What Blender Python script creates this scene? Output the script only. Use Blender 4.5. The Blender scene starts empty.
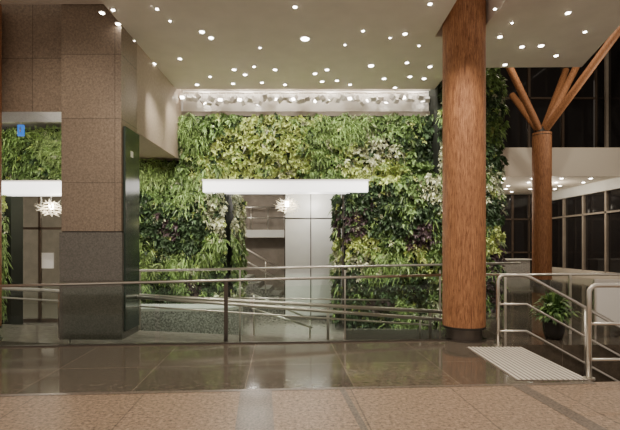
import bpy, math, random
import numpy as np
from mathutils import Vector, Matrix
random.seed(4); rng=np.random.default_rng(7)
scene=bpy.context.scene
F=450.0; H=1.5; CX=310; HY=245
def P(x,y,Y): return ((x-CX)*Y/F, Y, H+(HY-y)*Y/F)

# ---------------- materials
def newmat(name):
    m=bpy.data.materials.new(name); m.use_nodes=True
    nt=m.node_tree; b=nt.nodes['Principled BSDF']; return m,nt,b
def plain(name,col,rough=0.5,metal=0,emit=None,es=0,noise=0.0,nscale=8,bump=0):
    m,nt,b=newmat(name)
    b.inputs['Roughness'].default_value=rough; b.inputs['Metallic'].default_value=metal
    if noise>0:
        tc=nt.nodes.new('ShaderNodeTexCoord'); n=nt.nodes.new('ShaderNodeTexNoise'); n.inputs['Scale'].default_value=nscale; n.inputs['Detail'].default_value=6
        r=nt.nodes.new('ShaderNodeValToRGB')
        r.color_ramp.elements[0].position=0.35; r.color_ramp.elements[1].position=0.65
        r.color_ramp.elements[0].color=tuple(c*(1-noise) for c in col)+(1,)
        r.color_ramp.elements[1].color=tuple(min(1,c*(1+noise)) for c in col)+(1,)
        nt.links.new(tc.outputs['Object'],n.inputs['Vector']); nt.links.new(n.outputs['Fac'],r.inputs['Fac']); nt.links.new(r.outputs['Color'],b.inputs['Base Color'])
        if bump>0:
            bp=nt.nodes.new('ShaderNodeBump'); bp.inputs['Strength'].default_value=bump; bp.inputs['Distance'].default_value=0.01
            nt.links.new(n.outputs['Fac'],bp.inputs['Height']); nt.links.new(bp.outputs['Normal'],b.inputs['Normal'])
    else: b.inputs['Base Color'].default_value=tuple(col)+(1,)
    if emit: b.inputs['Emission Color'].default_value=tuple(emit)+(1,); b.inputs['Emission Strength'].default_value=es
    return m
def tiled(name,c1,c2,mortar,bw,bh,rough,msize=0.006,rot=(0,0,0),speck=0.25,sscale=60,offset=0.0,loc=(0,0,0)):
    m,nt,b=newmat(name); b.inputs['Roughness'].default_value=rough
    tc=nt.nodes.new('ShaderNodeTexCoord'); mp=nt.nodes.new('ShaderNodeMapping'); mp.inputs['Rotation'].default_value=rot; mp.inputs['Location'].default_value=loc
    br=nt.nodes.new('ShaderNodeTexBrick'); br.offset=offset; br.inputs['Scale'].default_value=1
    br.inputs['Brick Width'].default_value=bw; br.inputs['Row Height'].default_value=bh; br.inputs['Mortar Size'].default_value=msize
    br.inputs['Color1'].default_value=c1+(1,); br.inputs['Color2'].default_value=c2+(1,); br.inputs['Mortar'].default_value=mortar+(1,)
    nt.links.new(tc.outputs['Object'],mp.inputs['Vector']); nt.links.new(mp.outputs['Vector'],br.inputs['Vector'])
    n=nt.nodes.new('ShaderNodeTexNoise'); n.inputs['Scale'].default_value=sscale; n.inputs['Detail'].default_value=8; n.inputs['Roughness'].default_value=0.8
    nt.links.new(tc.outputs['Object'],n.inputs['Vector'])
    mr=nt.nodes.new('ShaderNodeMapRange'); mr.inputs['From Min'].default_value=0.35; mr.inputs['From Max'].default_value=0.65
    mr.inputs['To Min'].default_value=1-speck; mr.inputs['To Max'].default_value=1+speck
    nt.links.new(n.outputs['Fac'],mr.inputs['Value'])
    mx=nt.nodes.new('ShaderNodeMix'); mx.data_type='RGBA'; mx.blend_type='MULTIPLY'; mx.inputs['Factor'].default_value=1
    nt.links.new(br.outputs['Color'],mx.inputs['A']); nt.links.new(mr.outputs['Result'],mx.inputs['B'])
    nt.links.new(mx.outputs['Result'],b.inputs['Base Color'])
    return m
def wood(name,c1,c2):
    m,nt,b=newmat(name); b.inputs['Roughness'].default_value=0.6
    tc=nt.nodes.new('ShaderNodeTexCoord'); mp=nt.nodes.new('ShaderNodeMapping'); mp.inputs['Scale'].default_value=(30,30,2.6)
    n=nt.nodes.new('ShaderNodeTexNoise'); n.inputs['Scale'].default_value=1.9; n.inputs['Detail'].default_value=10; n.inputs['Roughness'].default_value=0.78; n.inputs['Distortion'].default_value=0.7
    r=nt.nodes.new('ShaderNodeValToRGB'); r.color_ramp.elements[0].position=0.40; r.color_ramp.elements[1].position=0.60
    r.color_ramp.elements[0].color=c1+(1,); r.color_ramp.elements[1].color=c2+(1,)
    nt.links.new(tc.outputs['Object'],mp.inputs['Vector']); nt.links.new(mp.outputs['Vector'],n.inputs['Vector'])
    nt.links.new(n.outputs['Fac'],r.inputs['Fac']); nt.links.new(r.outputs['Color'],b.inputs['Base Color'])
    bp=nt.nodes.new('ShaderNodeBump'); bp.inputs['Strength'].default_value=0.6; bp.inputs['Distance'].default_value=0.015
    nt.links.new(n.outputs['Fac'],bp.inputs['Height']); nt.links.new(bp.outputs['Normal'],b.inputs['Normal'])
    return m
def glass(name,tint=(0.95,0.985,0.965),refl=0.5):
    m=bpy.data.materials.new(name); m.use_nodes=True; nt=m.node_tree; nt.nodes.clear()
    o=nt.nodes.new('ShaderNodeOutputMaterial'); t=nt.nodes.new('ShaderNodeBsdfTransparent'); t.inputs['Color'].default_value=tint+(1,)
    g=nt.nodes.new('ShaderNodeBsdfGlossy'); g.inputs['Roughness'].default_value=0.02
    fr=nt.nodes.new('ShaderNodeFresnel'); fr.inputs['IOR'].default_value=1.5
    mm=nt.nodes.new('ShaderNodeMath'); mm.operation='MULTIPLY'; mm.inputs[1].default_value=refl*2
    mx=nt.nodes.new('ShaderNodeMixShader')
    nt.links.new(fr.outputs[0],mm.inputs[0]); nt.links.new(mm.outputs[0],mx.inputs[0]); nt.links.new(t.outputs[0],mx.inputs[1]); nt.links.new(g.outputs[0],mx.inputs[2]); nt.links.new(mx.outputs[0],o.inputs[0])
    return m
M={}
M['ceil']=plain('ceiling_plaster',(0.72,0.65,0.57),0.8,noise=0.03,nscale=3)
M['white']=plain('white_paint',(0.82,0.79,0.74),0.6)
M['light']=plain('lamp_glow',(1,1,1),0.5,emit=(1,0.93,0.82),es=30)
M['soft']=plain('lightbox_glow',(0.95,0.95,0.95),0.5,emit=(1,0.96,0.92),es=2.4)
M['stone']=tiled('tan_granite',(0.25,0.19,0.14),(0.225,0.17,0.125),(0.12,0.09,0.07),1.4,1.02,0.4,rot=(math.radians(90),0,0),speck=0.4,sscale=32,loc=(0.3,0.45,0))
M['stonelow']=plain('grey_polished_stone',(0.125,0.115,0.10),0.12,noise=0.22,nscale=50)
M['beamside']=plain('beam_render',(0.40,0.32,0.245),0.6,noise=0.08,nscale=20)
M['granite']=tiled('rough_granite_floor',(0.29,0.205,0.145),(0.265,0.187,0.13),(0.15,0.11,0.08),1.05,3.0,0.45,rot=(0,0,math.radians(-4)),speck=0.85,sscale=28,msize=0.008,loc=(0.3,0.2,0))
M['band']=plain('dark_granite_band',(0.16,0.125,0.10),0.35,noise=0.5,nscale=45)
M['polish']=tiled('polished_stone_floor',(0.13,0.103,0.078),(0.098,0.082,0.065),(0.22,0.18,0.14),1.15,1.15,0.08,rot=(0,0,math.radians(-4)),speck=0.3,sscale=14,msize=0.004,loc=(0.35,0.1,0))
M['rear']=plain('rear_floor_stone',(0.24,0.22,0.19),0.15,noise=0.15,nscale=10)
M['wood']=wood('timber_column_grain',(0.17,0.06,0.024),(0.52,0.24,0.105))
M['steel']=plain('brushed_steel',(0.74,0.70,0.64),0.3,1.0)
M['dark']=plain('dark_metal',(0.05,0.045,0.04),0.4,0.6)
M['shoe']=plain('column_shoe_metal',(0.13,0.11,0.095),0.35,0.8)
M['glass']=glass('clear_glass',refl=0.22)
M['night']=plain('night_glazing',(0.02,0.018,0.018),0.05)
M['mull']=plain('bronze_mullion',(0.10,0.07,0.05),0.4,0.2)
M['panel']=plain('grey_wall_panel',(0.68,0.68,0.64),0.3,noise=0.03,nscale=3)
M['brown']=plain('warm_wall',(0.30,0.255,0.21),0.6,noise=0.1,nscale=4)
M['roofd']=plain('dark_roof',(0.06,0.045,0.035),0.7)
M['cream']=plain('cream_fascia',(0.75,0.68,0.58),0.6)
M['plinth']=plain('grey_plinth_stone',(0.34,0.33,0.31),0.35,noise=0.55,nscale=28)
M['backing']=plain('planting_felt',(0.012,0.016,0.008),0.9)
M['dgreen']=plain('dark_green_glass_panel',(0.03,0.045,0.036),0.15)
M['blue']=plain('blue_sign_face',(0.02,0.10,0.4),0.4,emit=(0.05,0.25,0.9),es=0.8)
M['pot']=plain('black_ceramic_pot',(0.03,0.028,0.026),0.25)
M['soil']=plain('soil',(0.03,0.02,0.015),0.9)
M['tact']=plain('tactile_bar_white',(0.78,0.73,0.65),0.4)
M['board']=plain('white_board',(0.82,0.8,0.76),0.4)
M['shade']=plain('chandelier_petal',(0.9,0.85,0.7),0.3,emit=(1,.85,.6),es=1.8)
M['pleaf']=plain('potted_leaf_dark',(0.06,0.12,0.035),.35); M['pleaf2']=plain('potted_leaf_light',(0.20,0.33,0.10),.35)
m,nt,b=newmat('leaf'); a=nt.nodes.new('ShaderNodeAttribute'); a.attribute_name='Col'
nt.links.new(a.outputs['Color'],b.inputs['Base Color']); b.inputs['Roughness'].default_value=0.42; b.inputs['Specular IOR Level'].default_value=0.4
M['leaf']=m

# ---------------- mesh builder
class MB:
    def __init__(s): s.v=[];s.f=[];s.m=[];s.mats=[];s.sm=[]
    def mi(s,k):
        if k not in s.mats: s.mats.append(k)
        return s.mats.index(k)
    def add(s,vs,fs,k,smooth=False):
        o=len(s.v); s.v+= [tuple(v) for v in vs]; i=s.mi(k)
        for f in fs: s.f.append(tuple(o+j for j in f)); s.m.append(i); s.sm.append(smooth)
    def box(s,x0,x1,y0,y1,z0,z1,k,bev=0):
        vs=[(x0,y0,z0),(x1,y0,z0),(x1,y1,z0),(x0,y1,z0),(x0,y0,z1),(x1,y0,z1),(x1,y1,z1),(x0,y1,z1)]
        s.add(vs,[(0,3,2,1),(4,5,6,7),(0,1,5,4),(1,2,6,5),(2,3,7,6),(3,0,4,7)],k)
    def prism(s,poly,z0,z1,k):
        n=len(poly); vs=[(p[0],p[1],z0) for p in poly]+[(p[0],p[1],z1) for p in poly]
        fs=[tuple(range(n-1,-1,-1)),tuple(range(n,2*n))]+[(i,(i+1)%n,n+(i+1)%n,n+i) for i in range(n)]
        s.add(vs,fs,k)
    def hexa(s,vs,k): s.add(vs,[(0,3,2,1),(4,5,6,7),(0,1,5,4),(1,2,6,5),(2,3,7,6),(3,0,4,7)],k)
    def cyl(s,p0,p1,r0,k,r1=None,n=14,smooth=True,caps=True):
        p0=Vector(p0);p1=Vector(p1); r1=r0 if r1 is None else r1
        d=(p1-p0).normalized(); a=d.cross(Vector((0,0,1)));
        if a.length<1e-3: a=Vector((1,0,0))
        a.normalize(); b=d.cross(a)
        vs=[]
        for p,r in((p0,r0),(p1,r1)):
            for i in range(n):
                t=2*math.pi*(i+0.5)/n; vs.append(p+a*math.cos(t)*r+b*math.sin(t)*r)
        s.add(vs,[(i,(i+1)%n,n+(i+1)%n,n+i) for i in range(n)],k,smooth)
        if caps: s.add(vs,[tuple(range(n-1,-1,-1)),tuple(range(n,2*n))],k)
    def tube(s,pts,r,k,n=10):
        pts=[Vector(p) for p in pts]; vs=[];prev=None
        for i,p in enumerate(pts):
            if i==0:d=pts[1]-p
            elif i==len(pts)-1:d=p-pts[i-1]
            else:d=(pts[i+1]-p).normalized()+(p-pts[i-1]).normalized()
            d.normalize()
            if prev is None:
                a=d.cross(Vector((0,0,1)))
                if a.length<1e-2:a=d.cross(Vector((0,1,0)))
            else: a=prev-d*prev.dot(d)
            a.normalize();prev=a;b=d.cross(a)
            for j in range(n):
                t=2*math.pi*j/n; vs.append(p+a*math.cos(t)*r+b*math.sin(t)*r)
        fs=[]
        for i in range(len(pts)-1):
            for j in range(n): fs.append((i*n+j,i*n+(j+1)%n,(i+1)*n+(j+1)%n,(i+1)*n+j))
        fs.append(tuple(range(n-1,-1,-1))); L=(len(pts)-1)*n; fs.append(tuple(range(L,L+n)))
        s.add(vs,fs,k,True)
    def lathe(s,c,prof,k,n=24):
        vs=[];
        for r,z in prof:
            for i in range(n):
                t=2*math.pi*i/n; vs.append((c[0]+r*math.cos(t),c[1]+r*math.sin(t),c[2]+z))
        fs=[(i*n+j,i*n+(j+1)%n,(i+1)*n+(j+1)%n,(i+1)*n+j) for i in range(len(prof)-1) for j in range(n)]
        s.add(vs,fs,k,True)
    def done(s,name,parent=None,bevel=0):
        me=bpy.data.meshes.new(name); me.from_pydata(s.v,[],s.f)
        for k in s.mats: me.materials.append(M[k])
        for p,i,q in zip(me.polygons,s.m,s.sm): p.material_index=i; p.use_smooth=q
        me.update(); o=bpy.data.objects.new(name,me); scene.collection.objects.link(o)
        if parent:o.parent=parent
        return o
def rc(pts,r=0.08,seg=5):
    pts=[Vector(p) for p in pts]; out=[pts[0]]
    for i in range(1,len(pts)-1):
        p=pts[i]; a=(pts[i-1]-p); b=(pts[i+1]-p); ra=min(r,a.length*.45,b.length*.45); A=p+a.normalized()*ra; B=p+b.normalized()*ra
        for j in range(seg+1):
            t=j/seg; out.append(A*(1-t)**2+p*2*t*(1-t)+B*t*t)
    out.append(pts[-1]); return out

# ---------------- floors
def nb(X): return 4.72+0.066*X
def fe(X): return 6.95+0.07*X
g=MB(); g.prism([(-10,0.2),(13,0.2),(13,4.95),(3.45,4.95),(3.1,nb(3.1)),(-10,nb(-10))],-1.5,0,'granite'); g.done('floor')
g=MB(); g.prism([(-10,nb(-10)),(3.1,nb(3.1)),(3.1,fe(3.1)),(-10,fe(-10))],-1.5,0,'polish'); g.done('floor_polished')
g=MB()
for a,b_ in [(-0.72,-0.40),(0.30,0.36),(2.15,2.3)]:
    g.prism([(a,nb(a)-0.001),(a+0.18,3.0),(b_+0.18,3.0),(b_,nb(b_)-0.001)][::-1],0.0005,0.002,'band')
g.prism([(-8,nb(-8)-0.07),(3.1,nb(3.1)-0.07),(3.1,nb(3.1)),(-8,nb(-8))],0.0008,0.003,'band')
g.done('trim_1')
g=MB(); g.box(-10,3.1,6.2,16,-1.5,-0.5,'rear'); g.done('floor_rear')
g=MB(); g.prism([(3.1,fe(3.1)),(3.1,6.75),(13,6.75),(13,26),(3.1,26)],-1.5,0,'polish'); g.done('floor_atrium')
g=MB(); g.hexa([(-10,fe(-10)-.06,0),(2.9,fe(2.9)-.06,0),(2.9,fe(2.9)+.02,0),(-10,fe(-10)+.02,0),(-10,fe(-10)-.06,0.02),(2.9,fe(2.9)-.06,0.02),(2.9,fe(2.9)+.02,0.02),(-10,fe(-10)+.02,0.02)],'shoe'); g.done('trim_2')
g=MB(); g.hexa([(-9,7.6,-.5),(2.3,7.6,-.5),(2.3,9.0,-.5),(-9,9.0,-.5),(-9,7.6,.05),(2.3,7.6,-.47),(2.3,9.0,-.47),(-9,9.0,.05)],'rear'); g.done('access_ramp')
g=MB()
for i in range(8): g.box(3.1+i*.3,3.4+i*.3+0.002,4.95,6.75,-1.5,-0.165*(i+1),'stonelow')
g.done('staircase')
g=MB(); g.box(2.28,3.08,4.98,6.60,0.0,0.004,'band')
for i in range(14):
    x=2.31+i*.0575; g.box(x,x+.03,4.99,6.59,0.004,0.010,'tact')
g.done('tactile_paving')

# ---------------- ceiling (opening where the timber column passes through)
CE=10.12
g=MB(); g.box(-3.0,2.1,.2,CE,5.0,5.5,'ceil'); g.box(2.1,2.8,.2,6.3,5.0,5.5,'ceil'); g.box(2.1,2.8,7.56,CE,5.0,5.5,'ceil')
g.prism([(2.8,.2),(4.6,0.2),(4.75,6.4),(5.34,8.85),(2.8,8.9)],5.0,5.5,'ceil'); g.done('ceiling')
g=MB(); g.box(-3.0,2.8,CE,10.9,5.55,5.7,'white'); g.box(-3.0,2.8,10.62,10.9,4.62,5.55,'white'); g.box(-3.0,2.8,10.5,10.9,4.50,4.62,'brown'); g.done('ceiling_light_slot')
g=MB(); g.box(-10,-3.9,7.9,10.9,4.25,4.5,'white'); g.done('ceiling_side')
g=MB(); g.box(-10,4.4,10.9,16,3.2,3.4,'white'); g.done('ceiling_rear')

# ---------------- left column, beam, bulkhead
g=MB(); g.box(-3.95,-3.0,7.15,7.8,1.72,5.5,'stone'); g.box(-3.97,-2.98,7.13,7.82,0.0,1.70,'stonelow'); g.box(-3.94,-3.01,7.16,7.79,1.69,1.73,'dark')
g.box(-2.985,-2.95,7.2,7.78,0.12,3.4,'dgreen'); g.box(-2.95,-2.945,7.4,7.5,2.95,3.05,'panel')
g.done('stone_column')
g=MB(); g.box(-3.9,-3.0,7.8,10.5,3.46,5.5,'beamside'); g.done('ceiling_beam')
g=MB(); g.box(-10,-3.97,7.3,7.9,3.66,5.5,'stone'); g.done('wall_bulkhead')
g=MB(); g.box(-10,-3.0,0.2,7.1,5.3,5.5,'ceil'); g.done('ceiling_left')

# ---------------- timber columns
def timber(X,Y,r,z0,z1):
    g=MB(); g.cyl((X,Y,z0+.22),(X,Y,z1),r,'wood',n=24,smooth=True); g.cyl((X,Y,z0),(X,Y,z0+.215),r*.86,'shoe',n=16); g.cyl((X,Y,z0+.19),(X,Y,z0+.222),r*1.01,'dark',n=24)
    g.cyl((X,Y,z0),(X,Y,z0+.02),r*1.05,'shoe',n=16)
    return g
timber(2.46,7.2,0.33,0,6.6).done('timber_column')
timber(-5.2,7.0,0.335,0,5.3).done('timber_column.001')
g=MB(); g.cyl((8.5,16.5,.25),(8.5,16.5,5.6),.33,'wood',n=16); g.cyl((8.5,16.5,0),(8.5,16.5,.25),.29,'shoe',n=16)
g.cyl((8.5,16.5,5.5),(8.5,16.5,5.8),.34,'dark',.2,n=16)
for (px,py,Y) in((506,60,15.5),(512,95,18.0),(566,70,17.6),(628,18,13.5),(590,40,16.5)):
    e=P(px,py,Y); g.cyl((8.5,16.5,5.55),e,.13,'wood',.12,n=10)
g.done('tree_column')

# ---------------- green wall
XR=4.28
seeds=[]
species={ # color, len, width, n, droop
 'lime':((0.42,0.49,0.16),.085,.048,9,.3),
 'fern':((0.21,0.31,0.10),.16,.020,12,.6),
 'mid':((0.14,0.22,0.07),.10,.050,9,.4),
 'dark':((0.045,0.078,0.034),.10,.055,9,.35),
 'purple':((0.07,0.045,0.048),.10,.055,9,.3),
 'silver':((0.50,0.52,0.35),.09,.042,8,.3),
 'spiky':((0.31,0.41,0.16),.22,.018,12,.3)}
def S(px,py,sp): p=P(px,py,10.45); seeds.append((p[0],p[2],sp))
for a in [(190,135,'fern'),(185,160,'mid'),(215,130,'mid'),(235,150,'lime'),(215,165,'lime'),(260,135,'lime'),(285,155,'lime'),(300,130,'lime'),(320,145,'fern'),(335,160,'mid'),(345,130,'fern'),
 (350,165,'lime'),(375,150,'silver'),(385,175,'lime'),(400,130,'mid'),(420,150,'dark'),(435,125,'dark'),(435,170,'silver'),(410,170,'mid'),
 (150,175,'spiky'),(165,195,'mid'),(190,190,'fern'),(215,205,'silver'),(230,220,'silver'),(150,215,'dark'),(180,220,'dark'),(200,235,'dark'),(170,230,'purple'),(160,240,'dark'),(180,245,'dark'),(215,250,'fern'),(150,262,'spiky'),(185,268,'fern'),(225,270,'mid'),(160,290,'dark'),(200,292,'purple'),(180,300,'dark'),(215,290,'dark'),(228,300,'silver'),
 (355,200,'dark'),(380,200,'dark'),(375,225,'dark'),(360,220,'purple'),(400,225,'dark'),(405,205,'mid'),(430,195,'silver'),(425,225,'dark'),(415,235,'purple'),(395,240,'mid'),(355,248,'lime'),(355,265,'silver'),(385,265,'fern'),(415,258,'lime'),(435,250,'mid'),(360,285,'dark'),(385,285,'dark'),(410,285,'dark'),(375,300,'purple'),(430,290,'mid'),(430,310,'silver'),(370,315,'dark'),(400,320,'spiky'),
 (470,100,'dark'),(490,100,'dark'),(485,85,'mid'),(480,140,'mid'),(485,165,'dark'),(488,180,'silver'),(488,210,'dark'),(488,240,'lime'),(488,265,'purple'),(465,260,'mid'),(440,90,'dark'),
 (10,150,'fern'),(35,160,'mid'),(55,145,'spiky'),(20,175,'mid'),(5,210,'lime'),(5,240,'fern')]: S(*a)
SX=np.array([[s[0],s[1]] for s in seeds])
def bulge(x,z):
    if x<1.4 or (z>3.02 and x<2.8): return 0.0
    t=min(1,max(0,(x-1.4)/(XR-1.4))); return .6*math.sin(math.pi*t)**.8
LV=[];LF=[];LC=[]
def foliage(o,u,v,nrm,W,Hh,dens):
    o=np.array(o,float);u=np.array(u,float);v=np.array(v,float);nrm=np.array(nrm,float)
    st=1/math.sqrt(dens)
    nu=max(1,int(W/st)); nv=max(1,int(Hh/st))
    front=abs(nrm[1])>.5
    for i in range(nu):
        for j in range(nv):
            a=(i+rng.random())*W/nu; c=(j+rng.random())*Hh/nv
            p=o+u*a+v*c
            q=np.array([p[0]+(p[1]-10.45),p[2]])
            if front: p=p-np.array([0,1,0])*bulge(p[0],p[2])
            w=q+np.array([math.sin(q[1]*5+q[0]*3)*.12,math.sin(q[0]*6-q[1]*2)*.10])+rng.normal(0,.08,2)
            sp=seeds[int(np.argmin(((SX-w)**2).sum(1)))][2]
            if rng.random()<.22: sp=rng.choice(['mid','dark','fern','silver','dark','lime'])
            col,L,wd,n,dr=species[sp]
            bl=.03+.15*(.5+.5*math.sin(q[0]*9.3+q[1]*4.1)*math.sin(q[1]*10.7-q[0]*3))+rng.random()*.12
            base=p+nrm*bl
            tc=rng.uniform(.55,1.45); ps=rng.uniform(.75,1.4)
            for k in range(n):
                th=rng.uniform(0,2*math.pi); el=rng.uniform(.2,1.2)
                d=(u*math.cos(th)+v*math.sin(th))*math.cos(el)+nrm*math.sin(el)*.8
                d/=np.linalg.norm(d); l=L*rng.uniform(.6,1.2)*ps; ww=wd*rng.uniform(.7,1.2)*ps
                side=np.cross(d,nrm+rng.normal(0,.4,3)); side/=np.linalg.norm(side)+1e-6
                up=np.cross(side,d)
                mid=base+d*l*.5; tip=base+d*l-np.array([0,0,1])*l*dr
                b0=len(LV)
                LV.extend([base,mid+side*ww*.5+up*.008,mid-up*.006,mid-side*ww*.5+up*.008,tip])
                LF.append((b0,b0+1,b0+4,b0+2)); LF.append((b0,b0+2,b0+4,b0+3))
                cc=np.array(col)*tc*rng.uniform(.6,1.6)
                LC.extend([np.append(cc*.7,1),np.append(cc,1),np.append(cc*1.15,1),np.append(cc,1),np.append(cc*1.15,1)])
X=(1,0,0);Z=(0,0,1);N=(0,-1,0);D=230
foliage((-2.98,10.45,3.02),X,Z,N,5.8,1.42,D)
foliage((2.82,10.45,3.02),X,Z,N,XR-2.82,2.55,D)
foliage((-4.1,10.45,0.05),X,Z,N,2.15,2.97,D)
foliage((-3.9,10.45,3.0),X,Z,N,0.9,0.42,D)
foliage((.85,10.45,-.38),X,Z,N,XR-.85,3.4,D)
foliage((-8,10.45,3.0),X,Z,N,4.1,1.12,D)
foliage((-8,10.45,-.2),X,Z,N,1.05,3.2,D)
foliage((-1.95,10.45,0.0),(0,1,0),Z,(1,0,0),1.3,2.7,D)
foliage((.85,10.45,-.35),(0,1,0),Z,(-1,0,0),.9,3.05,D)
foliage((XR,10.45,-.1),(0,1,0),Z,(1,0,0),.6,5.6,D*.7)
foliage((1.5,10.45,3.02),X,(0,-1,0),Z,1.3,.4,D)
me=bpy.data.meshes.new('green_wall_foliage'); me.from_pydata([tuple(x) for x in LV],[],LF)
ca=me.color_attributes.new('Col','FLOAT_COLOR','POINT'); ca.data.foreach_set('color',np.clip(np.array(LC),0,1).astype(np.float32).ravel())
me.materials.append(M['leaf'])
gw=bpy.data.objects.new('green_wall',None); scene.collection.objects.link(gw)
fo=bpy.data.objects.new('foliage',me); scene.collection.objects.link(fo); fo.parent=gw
g=MB()
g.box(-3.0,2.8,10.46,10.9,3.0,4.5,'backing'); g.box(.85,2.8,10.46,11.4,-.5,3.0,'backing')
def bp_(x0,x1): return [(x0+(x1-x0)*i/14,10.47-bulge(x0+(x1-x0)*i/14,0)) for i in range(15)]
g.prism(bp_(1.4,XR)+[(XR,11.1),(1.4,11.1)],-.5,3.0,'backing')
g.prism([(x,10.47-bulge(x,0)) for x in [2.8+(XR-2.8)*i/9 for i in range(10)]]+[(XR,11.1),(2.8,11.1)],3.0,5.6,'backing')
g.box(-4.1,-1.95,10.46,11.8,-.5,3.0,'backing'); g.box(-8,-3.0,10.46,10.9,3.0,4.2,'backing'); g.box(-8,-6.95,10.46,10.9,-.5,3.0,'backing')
g.done('backing_panel',gw)
g=MB(); g.box(-2.4,1.30,10.08,10.5,2.69,2.94,'soft'); g.box(-2.42,1.32,10.06,10.5,2.94,2.97,'white'); g.done('light_canopy')
g=MB(); g.box(-8,-4.6,10.08,10.5,2.64,2.92,'soft'); g.box(-8,-4.58,10.06,10.5,2.92,2.95,'white'); g.done('light_canopy.001')
g=MB()
pl=[(-4.3,9.35),(-2.1,9.35)]+[(-2.1+.6*math.sin(t),9.95-.6*math.cos(t)) for t in [i*math.pi/16 for i in range(1,9)]]+[(-1.5,10.1),(-4.3,10.1)]
g.prism(pl,-.5,.12,'plinth'); g.prism([(p[0],p[1]) for p in pl],.12,.18,'panel'); g.done('granite_planter')
g=MB(); g.box(.75,4.2,9.5,9.7,-.5,-.3,'stonelow'); g.done('granite_kerb')

# ---------------- interior behind openings
g=MB(); g.box(-10,4.5,15.6,16,-.5,3.2,'brown'); g.done('wall_rear')
g=MB(); g.box(-.67,.85,12.0,12.15,-.5,3.2,'panel')
for x in(-.67,.02,.80): g.box(x-.012,x+.012,11.985,12.0,-.5,3.2,'dark')
g.box(-.67,.85,11.98,12.0,2.2,2.225,'dark'); g.box(-.67,.85,11.98,12.0,-.5,-.38,'stonelow')
g.done('wall_panels')
g=MB()
for i in range(11): g.box(-3.6+i*.3,-3.3+i*.3,13.2,14.6,-.5,-.3+.17*(10-i),'plinth')
for yy in(13.15,):
    for dz in(.95,.6): g.tube([(-3.6,yy,1.4+dz),(-.4,yy,-.4+dz)],.03,'steel')
    for i in range(5):
        x=-3.4+i*.7; z=1.4-(x+3.6)*.5625; g.tube([(x,yy,z),(x,yy,z+.95)],.015,'steel')
g.done('interior_staircase')
g=MB(); g.box(-4,-.7,14.9,15.5,1.75,2.0,'panel'); g.tube([(-4,14.9,2.75),(-.7,14.9,2.75)],.03,'steel'); g.tube([(-4,14.9,2.4),(-.7,14.9,2.4)],.02,'steel')
for i in range(6): x=-3.6+i*.55; g.tube([(x,14.9,2.0),(x,14.9,2.75)],.018,'steel')
g.done('gallery_balustrade')
g=MB()
for i in range(6):
    x=-7.6+i*.62; g.box(x-.03,x+.03,11.6,11.68,-.5,3.2,'mull')
g.box(-7.7,-4.1,11.6,11.66,1.9,1.96,'mull'); g.box(-7.7,-4.1,11.6,11.66,-.5,-.4,'mull'); g.box(-7.7,-4.1,11.62,11.64,-.4,3.1,'glass')
g.box(-6.9,-6.6,11.57,11.6,.9,1.3,'board')
g.done('window_1')
def chand(name,c,k=1.0):
    g=MB(); g.cyl((c[0],c[1],3.2),(c[0],c[1],c[2]+.1),.008,'steel')
    g.cyl((c[0],c[1],3.16),(c[0],c[1],3.2),.07,'steel'); g.cyl((c[0],c[1],c[2]-.03),(c[0],c[1],c[2]+.1),.05,'light')
    for r,zz,n in((.40,0,19),(.34,.07,15),(.33,-.07,15),(.24,.14,11),(.22,-.13,10)):
        for i in range(n):
            t=2*math.pi*i/n+r*9; dx,dy=math.cos(t),math.sin(t); p=Vector(c)+Vector((0,0,zz)); r2=r*(.8+.35*((i*7)%5)/5)
            e=p+Vector((dx*r2,dy*r2,.05*((i*3)%4-1.5))); s_=Vector((-dy,dx,0))*.03; m_=p+Vector((dx*r2*.6,dy*r2*.6,-.02))
            g.add([p,m_+s_,e,m_-s_],[(0,1,2,3)],'shade')
    return g.done(name)
chand('chandelier',(P(287,203,11.4)[0],11.4,2.5)); chand('chandelier.001',(-6.3,10.95,2.40))

# ---------------- atrium right
g=MB(); g.box(4.5,12.6,18,26,4.25,5.4,'cream'); g.done('mezzanine_slab')
g=MB()
g.box(4.5,12.6,20,20.1,5.4,11,'night')
for i in range(6):
    x=5.2+i*1.5; g.box(x-.05,x+.05,19.9,20,5.4,11,'mull')
g.box(4.5,12.6,19.9,20,7.96,8.04,'mull')
g.done('window_2')
g=MB(); g.box(4.5,12.6,24.5,24.6,0,4.25,'night')
for i in range(8):
    x=5.6+i*.9; g.box(x-.04,x+.04,24.4,24.5,0,4.25,'mull')
for z in(1.1,2.9): g.box(4.5,12.6,24.4,24.5,z-.04,z+.04,'mull')
g.done('window_3')
g=MB(); g.box(12.7,12.8,7,24.5,0.3,11,'night'); g.box(12.6,12.8,7,24.5,0,.35,'cream')
for i in range(11):
    y=8+i*1.6; g.box(12.6,12.7,y-.06,y+.06,.3,11,'brown')
for z in(2.9,): g.box(12.6,12.7,7,24.5,z-.04,z+.04,'brown')
g.box(12.5,12.7,7,24.5,3.8,4.25,'panel')
g.done('window_4')
g=MB(); g.box(4.5,12.6,8.9,26,11,11.2,'roofd'); g.done('roof_atrium')
g=MB(); g.box(4.3,4.4,11.1,24.5,0,11,'brown'); g.done('wall_atrium_side')
g=MB(); g.box(5.2,11,22.5,23.2,0,.75,'plinth'); g.box(5.1,11.1,22.4,23.3,.75,.8,'white'); g.done('reception_counter')
g=MB()
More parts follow.
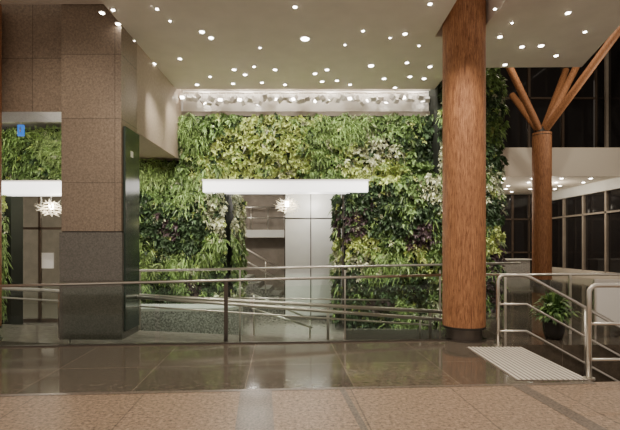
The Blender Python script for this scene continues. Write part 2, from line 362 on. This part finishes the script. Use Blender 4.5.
dl=[(102,12,1),(113,9,.7),(118,23,1),(153,63,1.3),(133,40,.8),(202,31,1),(211,37,1),(157,8,.6),(234,69,.9),(245,74,.9),(254,66,.7),(275,69,.9),(305,38,1.8),(315,73,.9),(322,81,.9),(327,69,.9),(337,80,.8),(371,65,1.3),(295,6,.8),(345,44,.5),(363,30,.6),(390,37,.5),(405,33,.9),(384,78,.9),(407,62,.8),(410,76,.9),(419,45,.5),(430,66,.9),(424,78,.9),(233,83,.8),(262,82,.8),(285,84,.8),(350,84,.8),(197,84,.9),(210,76,.7),(395,87,.8),(500,36,.9),(512,22,.5),(522,46,.9),(505,64,.9),(541,45,1.1),(568,12,1.0),(556,55,.9),(495,8,.6),(430,3,.8),(260,47,.5),(170,20,.5),(585,31,.7),(180,58,.8)]
for x,y,s_ in dl:
    if 440<x<488: continue
    Y=F*3.5/(HY-y); Xx=(x-CX)*Y/F
    if Y>CE-.1: continue
    r=.035*s_*(.55+.45*Y/7); g.cyl((Xx,Y,4.985),(Xx,Y,5.0),r*1.35,'white',n=16); g.cyl((Xx,Y,4.978),(Xx,Y,4.986),r,'light',n=14)
rd=g.done('recessed_downlights')
g=MB()
for i in range(6):
    for j in range(5):
        x=5.6+i*1.2+(j%2)*.4; y=18.6+j*1.15; g.cyl((x,y,4.23),(x,y,4.25),.06,'light',n=10)
g.done('recessed_downlights.001')
g=MB(); g.cyl((-2.95,10.3,5.05),(2.75,10.3,5.05),.02,'steel')
g.cyl((-2.95,10.5,5.05),(2.75,10.5,5.05),.02,'steel')
for i in range(54):
    x=-2.9+i*.106+random.uniform(-.02,.02); y=random.choice([10.3,10.48]); z=4.87+random.uniform(-.06,.06)
    g.cyl((x,y,5.05),(x,y,z),.008,'steel')
    d=Vector((random.uniform(-.7,.7),random.uniform(-.9,.2),-.6)).normalized(); c=Vector((x,y,z)); w=.062
    a=d.cross(Vector((0,0,1))).normalized(); b_=d.cross(a)
    vs=[c+d*t+a*i_*w+b_*j_*w*.8 for t in(-.055,.055) for i_,j_ in((-1,-1),(1,-1),(1,1),(-1,1))]
    g.hexa(vs,'white')
    if i%4==0:
        vs=[c+d*t+a*i_*w*.7+b_*j_*w*.5 for t in(.056,.06) for i_,j_ in((-1,-1),(1,-1),(1,1),(-1,1))]; g.hexa(vs,'light')
st=g.done('spotlight_track')

# ---------------- railings
g=MB()
def L(px0,py0,Y0,px1,py1,Y1,r=.022,k='steel'): g.tube([P(px0,py0,Y0),P(px1,py1,Y1)],r,k)
L(-40,287,6.75,441,275,7.3)
for px,Y in((226,7.15),(-10,6.85)):
    p=P(px,285,Y); g.box(p[0]-.03,p[0]+.03,Y-.012,Y+.012,-0.3,P(px,281,Y)[2],'shoe')
pA=(-5.4,6.96);pB=(2.05,7.36)
for i in range(5):
    t0=i/5+.005;t1=(i+1)/5-.005
    a=(pA[0]+(pB[0]-pA[0])*t0,pA[1]+(pB[1]-pA[1])*t0);b_=(pA[0]+(pB[0]-pA[0])*t1,pA[1]+(pB[1]-pA[1])*t1)
    g.hexa([(a[0],a[1],-.2),(b_[0],b_[1],-.2),(b_[0],b_[1]+.012,-.2),(a[0],a[1]+.012,-.2),(a[0],a[1],.82),(b_[0],b_[1],.86),(b_[0],b_[1]+.012,.86),(a[0],a[1]+.012,.82)],'glass')
g.done('glass_balustrade')
g=MB()
L(-20,287,8.0,447,312,8.0,.034); L(40,290,7.7,447,320,7.7,.03); L(-20,296,8.0,430,325,8.0,.016)
for px,Y in((328,8.0),(60,8.0),(430,8.0)):
    t=(px+20)/467; p=P(px,287+25*t,Y); zr=.05-.52*(p[0]+9)/11.3
    g.box(p[0]-.025,p[0]+.025,Y-.012,Y+.012,zr,p[2],'steel')
for px in(70,240,420):
    t=(px-40)/407; p=P(px,290+30*t,7.7); zr=.05-.52*(p[0]+9)/11.3
    g.box(p[0]-.015,p[0]+.015,7.69,7.71,zr,p[2],'steel')
g.done('ramp_handrail')
g=MB()
L(130,271,9.1,520,263,9.1,.024); L(165,297,9.1,390,300,9.1,.014)
for px in(140,240,345,440):
    p=P(px,270,9.1); g.box(p[0]-.015,p[0]+.015,9.09,9.11,-.5,p[2],'steel')
p0=P(135,272,9.1);p1=P(500,264,9.1)
g.box(p0[0],p1[0],9.095,9.105,-.3,p0[2]-.05,'glass')
g.done('ramp_glass_balustrade')
g=MB()
for dz in(0,-.3): g.tube([(-1.2,9.25,.5+dz),(0.05,9.25,-.05+dz*.5)],.02,'steel')
for x in(-1.15,0.0): g.tube([(x,9.25,-.5),(x,9.25,.5-(x+1.2)*.44)],.018,'steel')
g.done('step_handrail')
def stair_rail(Y,X0,name,lower=True):
    g=MB()
    a=rc([(X0,Y,0),(X0,Y,1.05),(X0+.42,Y,1.05),(X0+2.6,Y,1.05-2.18*.55)],.1)
    g.tube(a,.026,'steel')
    if lower:
        g.tube([(X0,Y,.62),(X0+.42,Y,.62),(X0+2.6,Y,.62-2.18*.55)],.018,'steel')
        g.tube([(X0,Y,.22),(X0+.42,Y,.22),(X0+2.6,Y,.22-2.18*.55)],.018,'steel')
    g.cyl((X0,Y,0),(X0,Y,.02),.06,'steel')
    for dx in(1.3,2.2):
        g.tube([(X0+dx,Y,-.165*int((X0+dx-3.1)/.3+1)),(X0+dx,Y,1.05-(dx-.42)*.55)],.02,'steel')
    g.done(name)
stair_rail(6.70,2.80,'stair_handrail'); stair_rail(5.03,3.12,'stair_handrail.001')
g=MB(); g.tube([(2.85,7.6,1.0),(6.5,7.7,1.0)],.022,'steel')
for x in(3.3,4.4,5.5): g.box(x-.02,x+.02,7.6,7.63,0,1.0,'steel')
g.box(3.15,6.5,7.62,7.63,.05,.92,'glass'); g.done('landing_glass_balustrade')

# ---------------- sign board, planter, exit sign
g=MB(); x0=P(596,0,7.2)[0]; g.box(x0,x0+.75,7.2,7.23,.22,.92,'board'); g.box(x0-.03,x0,7.19,7.24,0,.95,'steel'); g.box(x0+.75,x0+.78,7.19,7.24,0,.95,'steel'); g.box(x0,x0+.75,7.19,7.24,.92,.95,'steel'); g.done('information_board')
pc=(3.90,7.2,0)
g=MB(); g.lathe(pc,[(0,0),(.12,0),(.155,.12),(.165,.27),(.17,.29),(.15,.29),(.145,.25),(0,.25)],'pot'); g.lathe(pc,[(0,.255),(.144,.255)],'soil')
rr=random.Random(3)
for i in range(480):
    t=rr.uniform(0,6.28); el=rr.uniform(-.1,1.5); l=rr.uniform(.12,.22)
    d=Vector((math.cos(t)*math.cos(el),math.sin(t)*math.cos(el),math.sin(el)))
    rad=rr.uniform(.05,.24); p=Vector(pc)+Vector((d.x*rad,d.y*rad,.34+max(0,d.z)*rad*1.3)); s_=d.cross(Vector((0,0,1))).normalized()*rr.uniform(.02,.035)
    m1=p+d*l*.55+Vector((0,0,.02)); tip=p+d*l-Vector((0,0,l*.3))
    g.add([p+s_*.1,m1+s_,tip,m1-s_],[(0,1,2,3)],'pleaf' if i%3 else 'pleaf2')
for i in range(7):
    t=i*.9; g.tube([(pc[0],pc[1],.25),(pc[0]+math.cos(t)*.12,pc[1]+math.sin(t)*.12,.45)],.008,'soil',6)
g.done('potted_plant')
g=MB(); p=P(21,130,9.0); g.box(p[0]-.06,p[0]+.06,8.98,9.02,p[2]-.12,p[2]+.1,'blue'); g.cyl((p[0],9,p[2]+.1),(p[0],9,4.25),.01,'steel')
g.box(p[0]-.012,p[0]+.012,8.97,8.98,p[2]-.05,p[2]+.05,'white'); g.done('hanging_sign')

# ---------------- lights
def spot(loc,tgt,e,ang=70,blend=.6,col=(1,.89,.74),r=.06,parent=None,name='lamp'):
    l=bpy.data.lights.new(name,'SPOT'); l.energy=e; l.spot_size=math.radians(ang); l.spot_blend=blend; l.color=col; l.shadow_soft_size=r
    o=bpy.data.objects.new(name,l); scene.collection.objects.link(o); o.location=loc; o.rotation_euler=(Vector(tgt)-Vector(loc)).to_track_quat('-Z','Y').to_euler()
    if parent:o.parent=parent
    return o
WC=(1,.94,.83)
for x in(-2.6,-1.6,-.6,.4,1.4,2.4): spot((x,9.2,4.9),(x,10.5,3.2),150,85,.7,WC,parent=rd)
for x in(-2.6,-1.9,1.0,2.0,2.9,3.9): spot((x,7.9,4.9),(x,10.5,1.0),360,60,.8,WC,parent=rd)
spot((-7,8.6,4.15),(-7,10.5,2.8),140,100,.7,WC,parent=rd); spot((-5,8.6,4.15),(-5,10.5,2.8),140,100,.7,WC,parent=rd)
spot((-3.5,8.6,3.4),(-3.5,10.5,1.2),190,90,.7,WC,parent=rd)
for x in(-2.2,0,2.0): 
    spot((x,3.4,4.9),(x,3.6,0),190,120,.9,parent=rd); spot((x,5.9,4.9),(x,6,0),200,120,.9,parent=rd)
spot((4.2,6,4.9),(4.2,6.2,0),130,110,.8,parent=rd)
spot((-3.0,4.2,4.9),(-4.0,7.2,2.4),230,75,.8,parent=rd)
spot((2.0,4.2,4.9),(2.44,7.2,2.2),210,60,.8,parent=rd)
def pt(loc,e,col=(1,.88,.7),r=.15,name='lamp'):
    l=bpy.data.lights.new(name,'POINT'); l.energy=e; l.color=col; l.shadow_soft_size=r; o=bpy.data.objects.new(name,l); scene.collection.objects.link(o); o.location=loc; return o
for i in range(6): 
    o=pt((-2.5+i*1.0,10.3,5.3),14,(1,.95,.88)); o.parent=st
for loc,e,c_ in(((-1.6,12.7,2.9),90,(1,.93,.82)),((.1,11.3,2.6),48,(1,.95,.88)),((-6,13.0,2.8),80,(1,.9,.75)),((-5.6,10.0,2.4),30,(1,.9,.75))): pt(loc,e,c_).parent=rd
for loc,e in(((7,19.5,3.7),110),((10.5,20,3.7),110),((8,22.8,3.7),90),((7,14,8.5),260),((10.5,14,6.0),180)): pt(loc,e).parent=rd
w=bpy.data.worlds.new('World'); scene.world=w; w.use_nodes=True
w.node_tree.nodes['Background'].inputs[0].default_value=(1,.86,.71,1); w.node_tree.nodes['Background'].inputs[1].default_value=.62
# ---------------- camera
c=bpy.data.cameras.new('camera'); c.sensor_width=36; c.lens=F/620*36; c.shift_y=30/620; c.clip_start=.05
co=bpy.data.objects.new('camera',c); scene.collection.objects.link(co); co.location=(0,0,H); co.rotation_euler=(math.radians(90),0,0); scene.camera=co
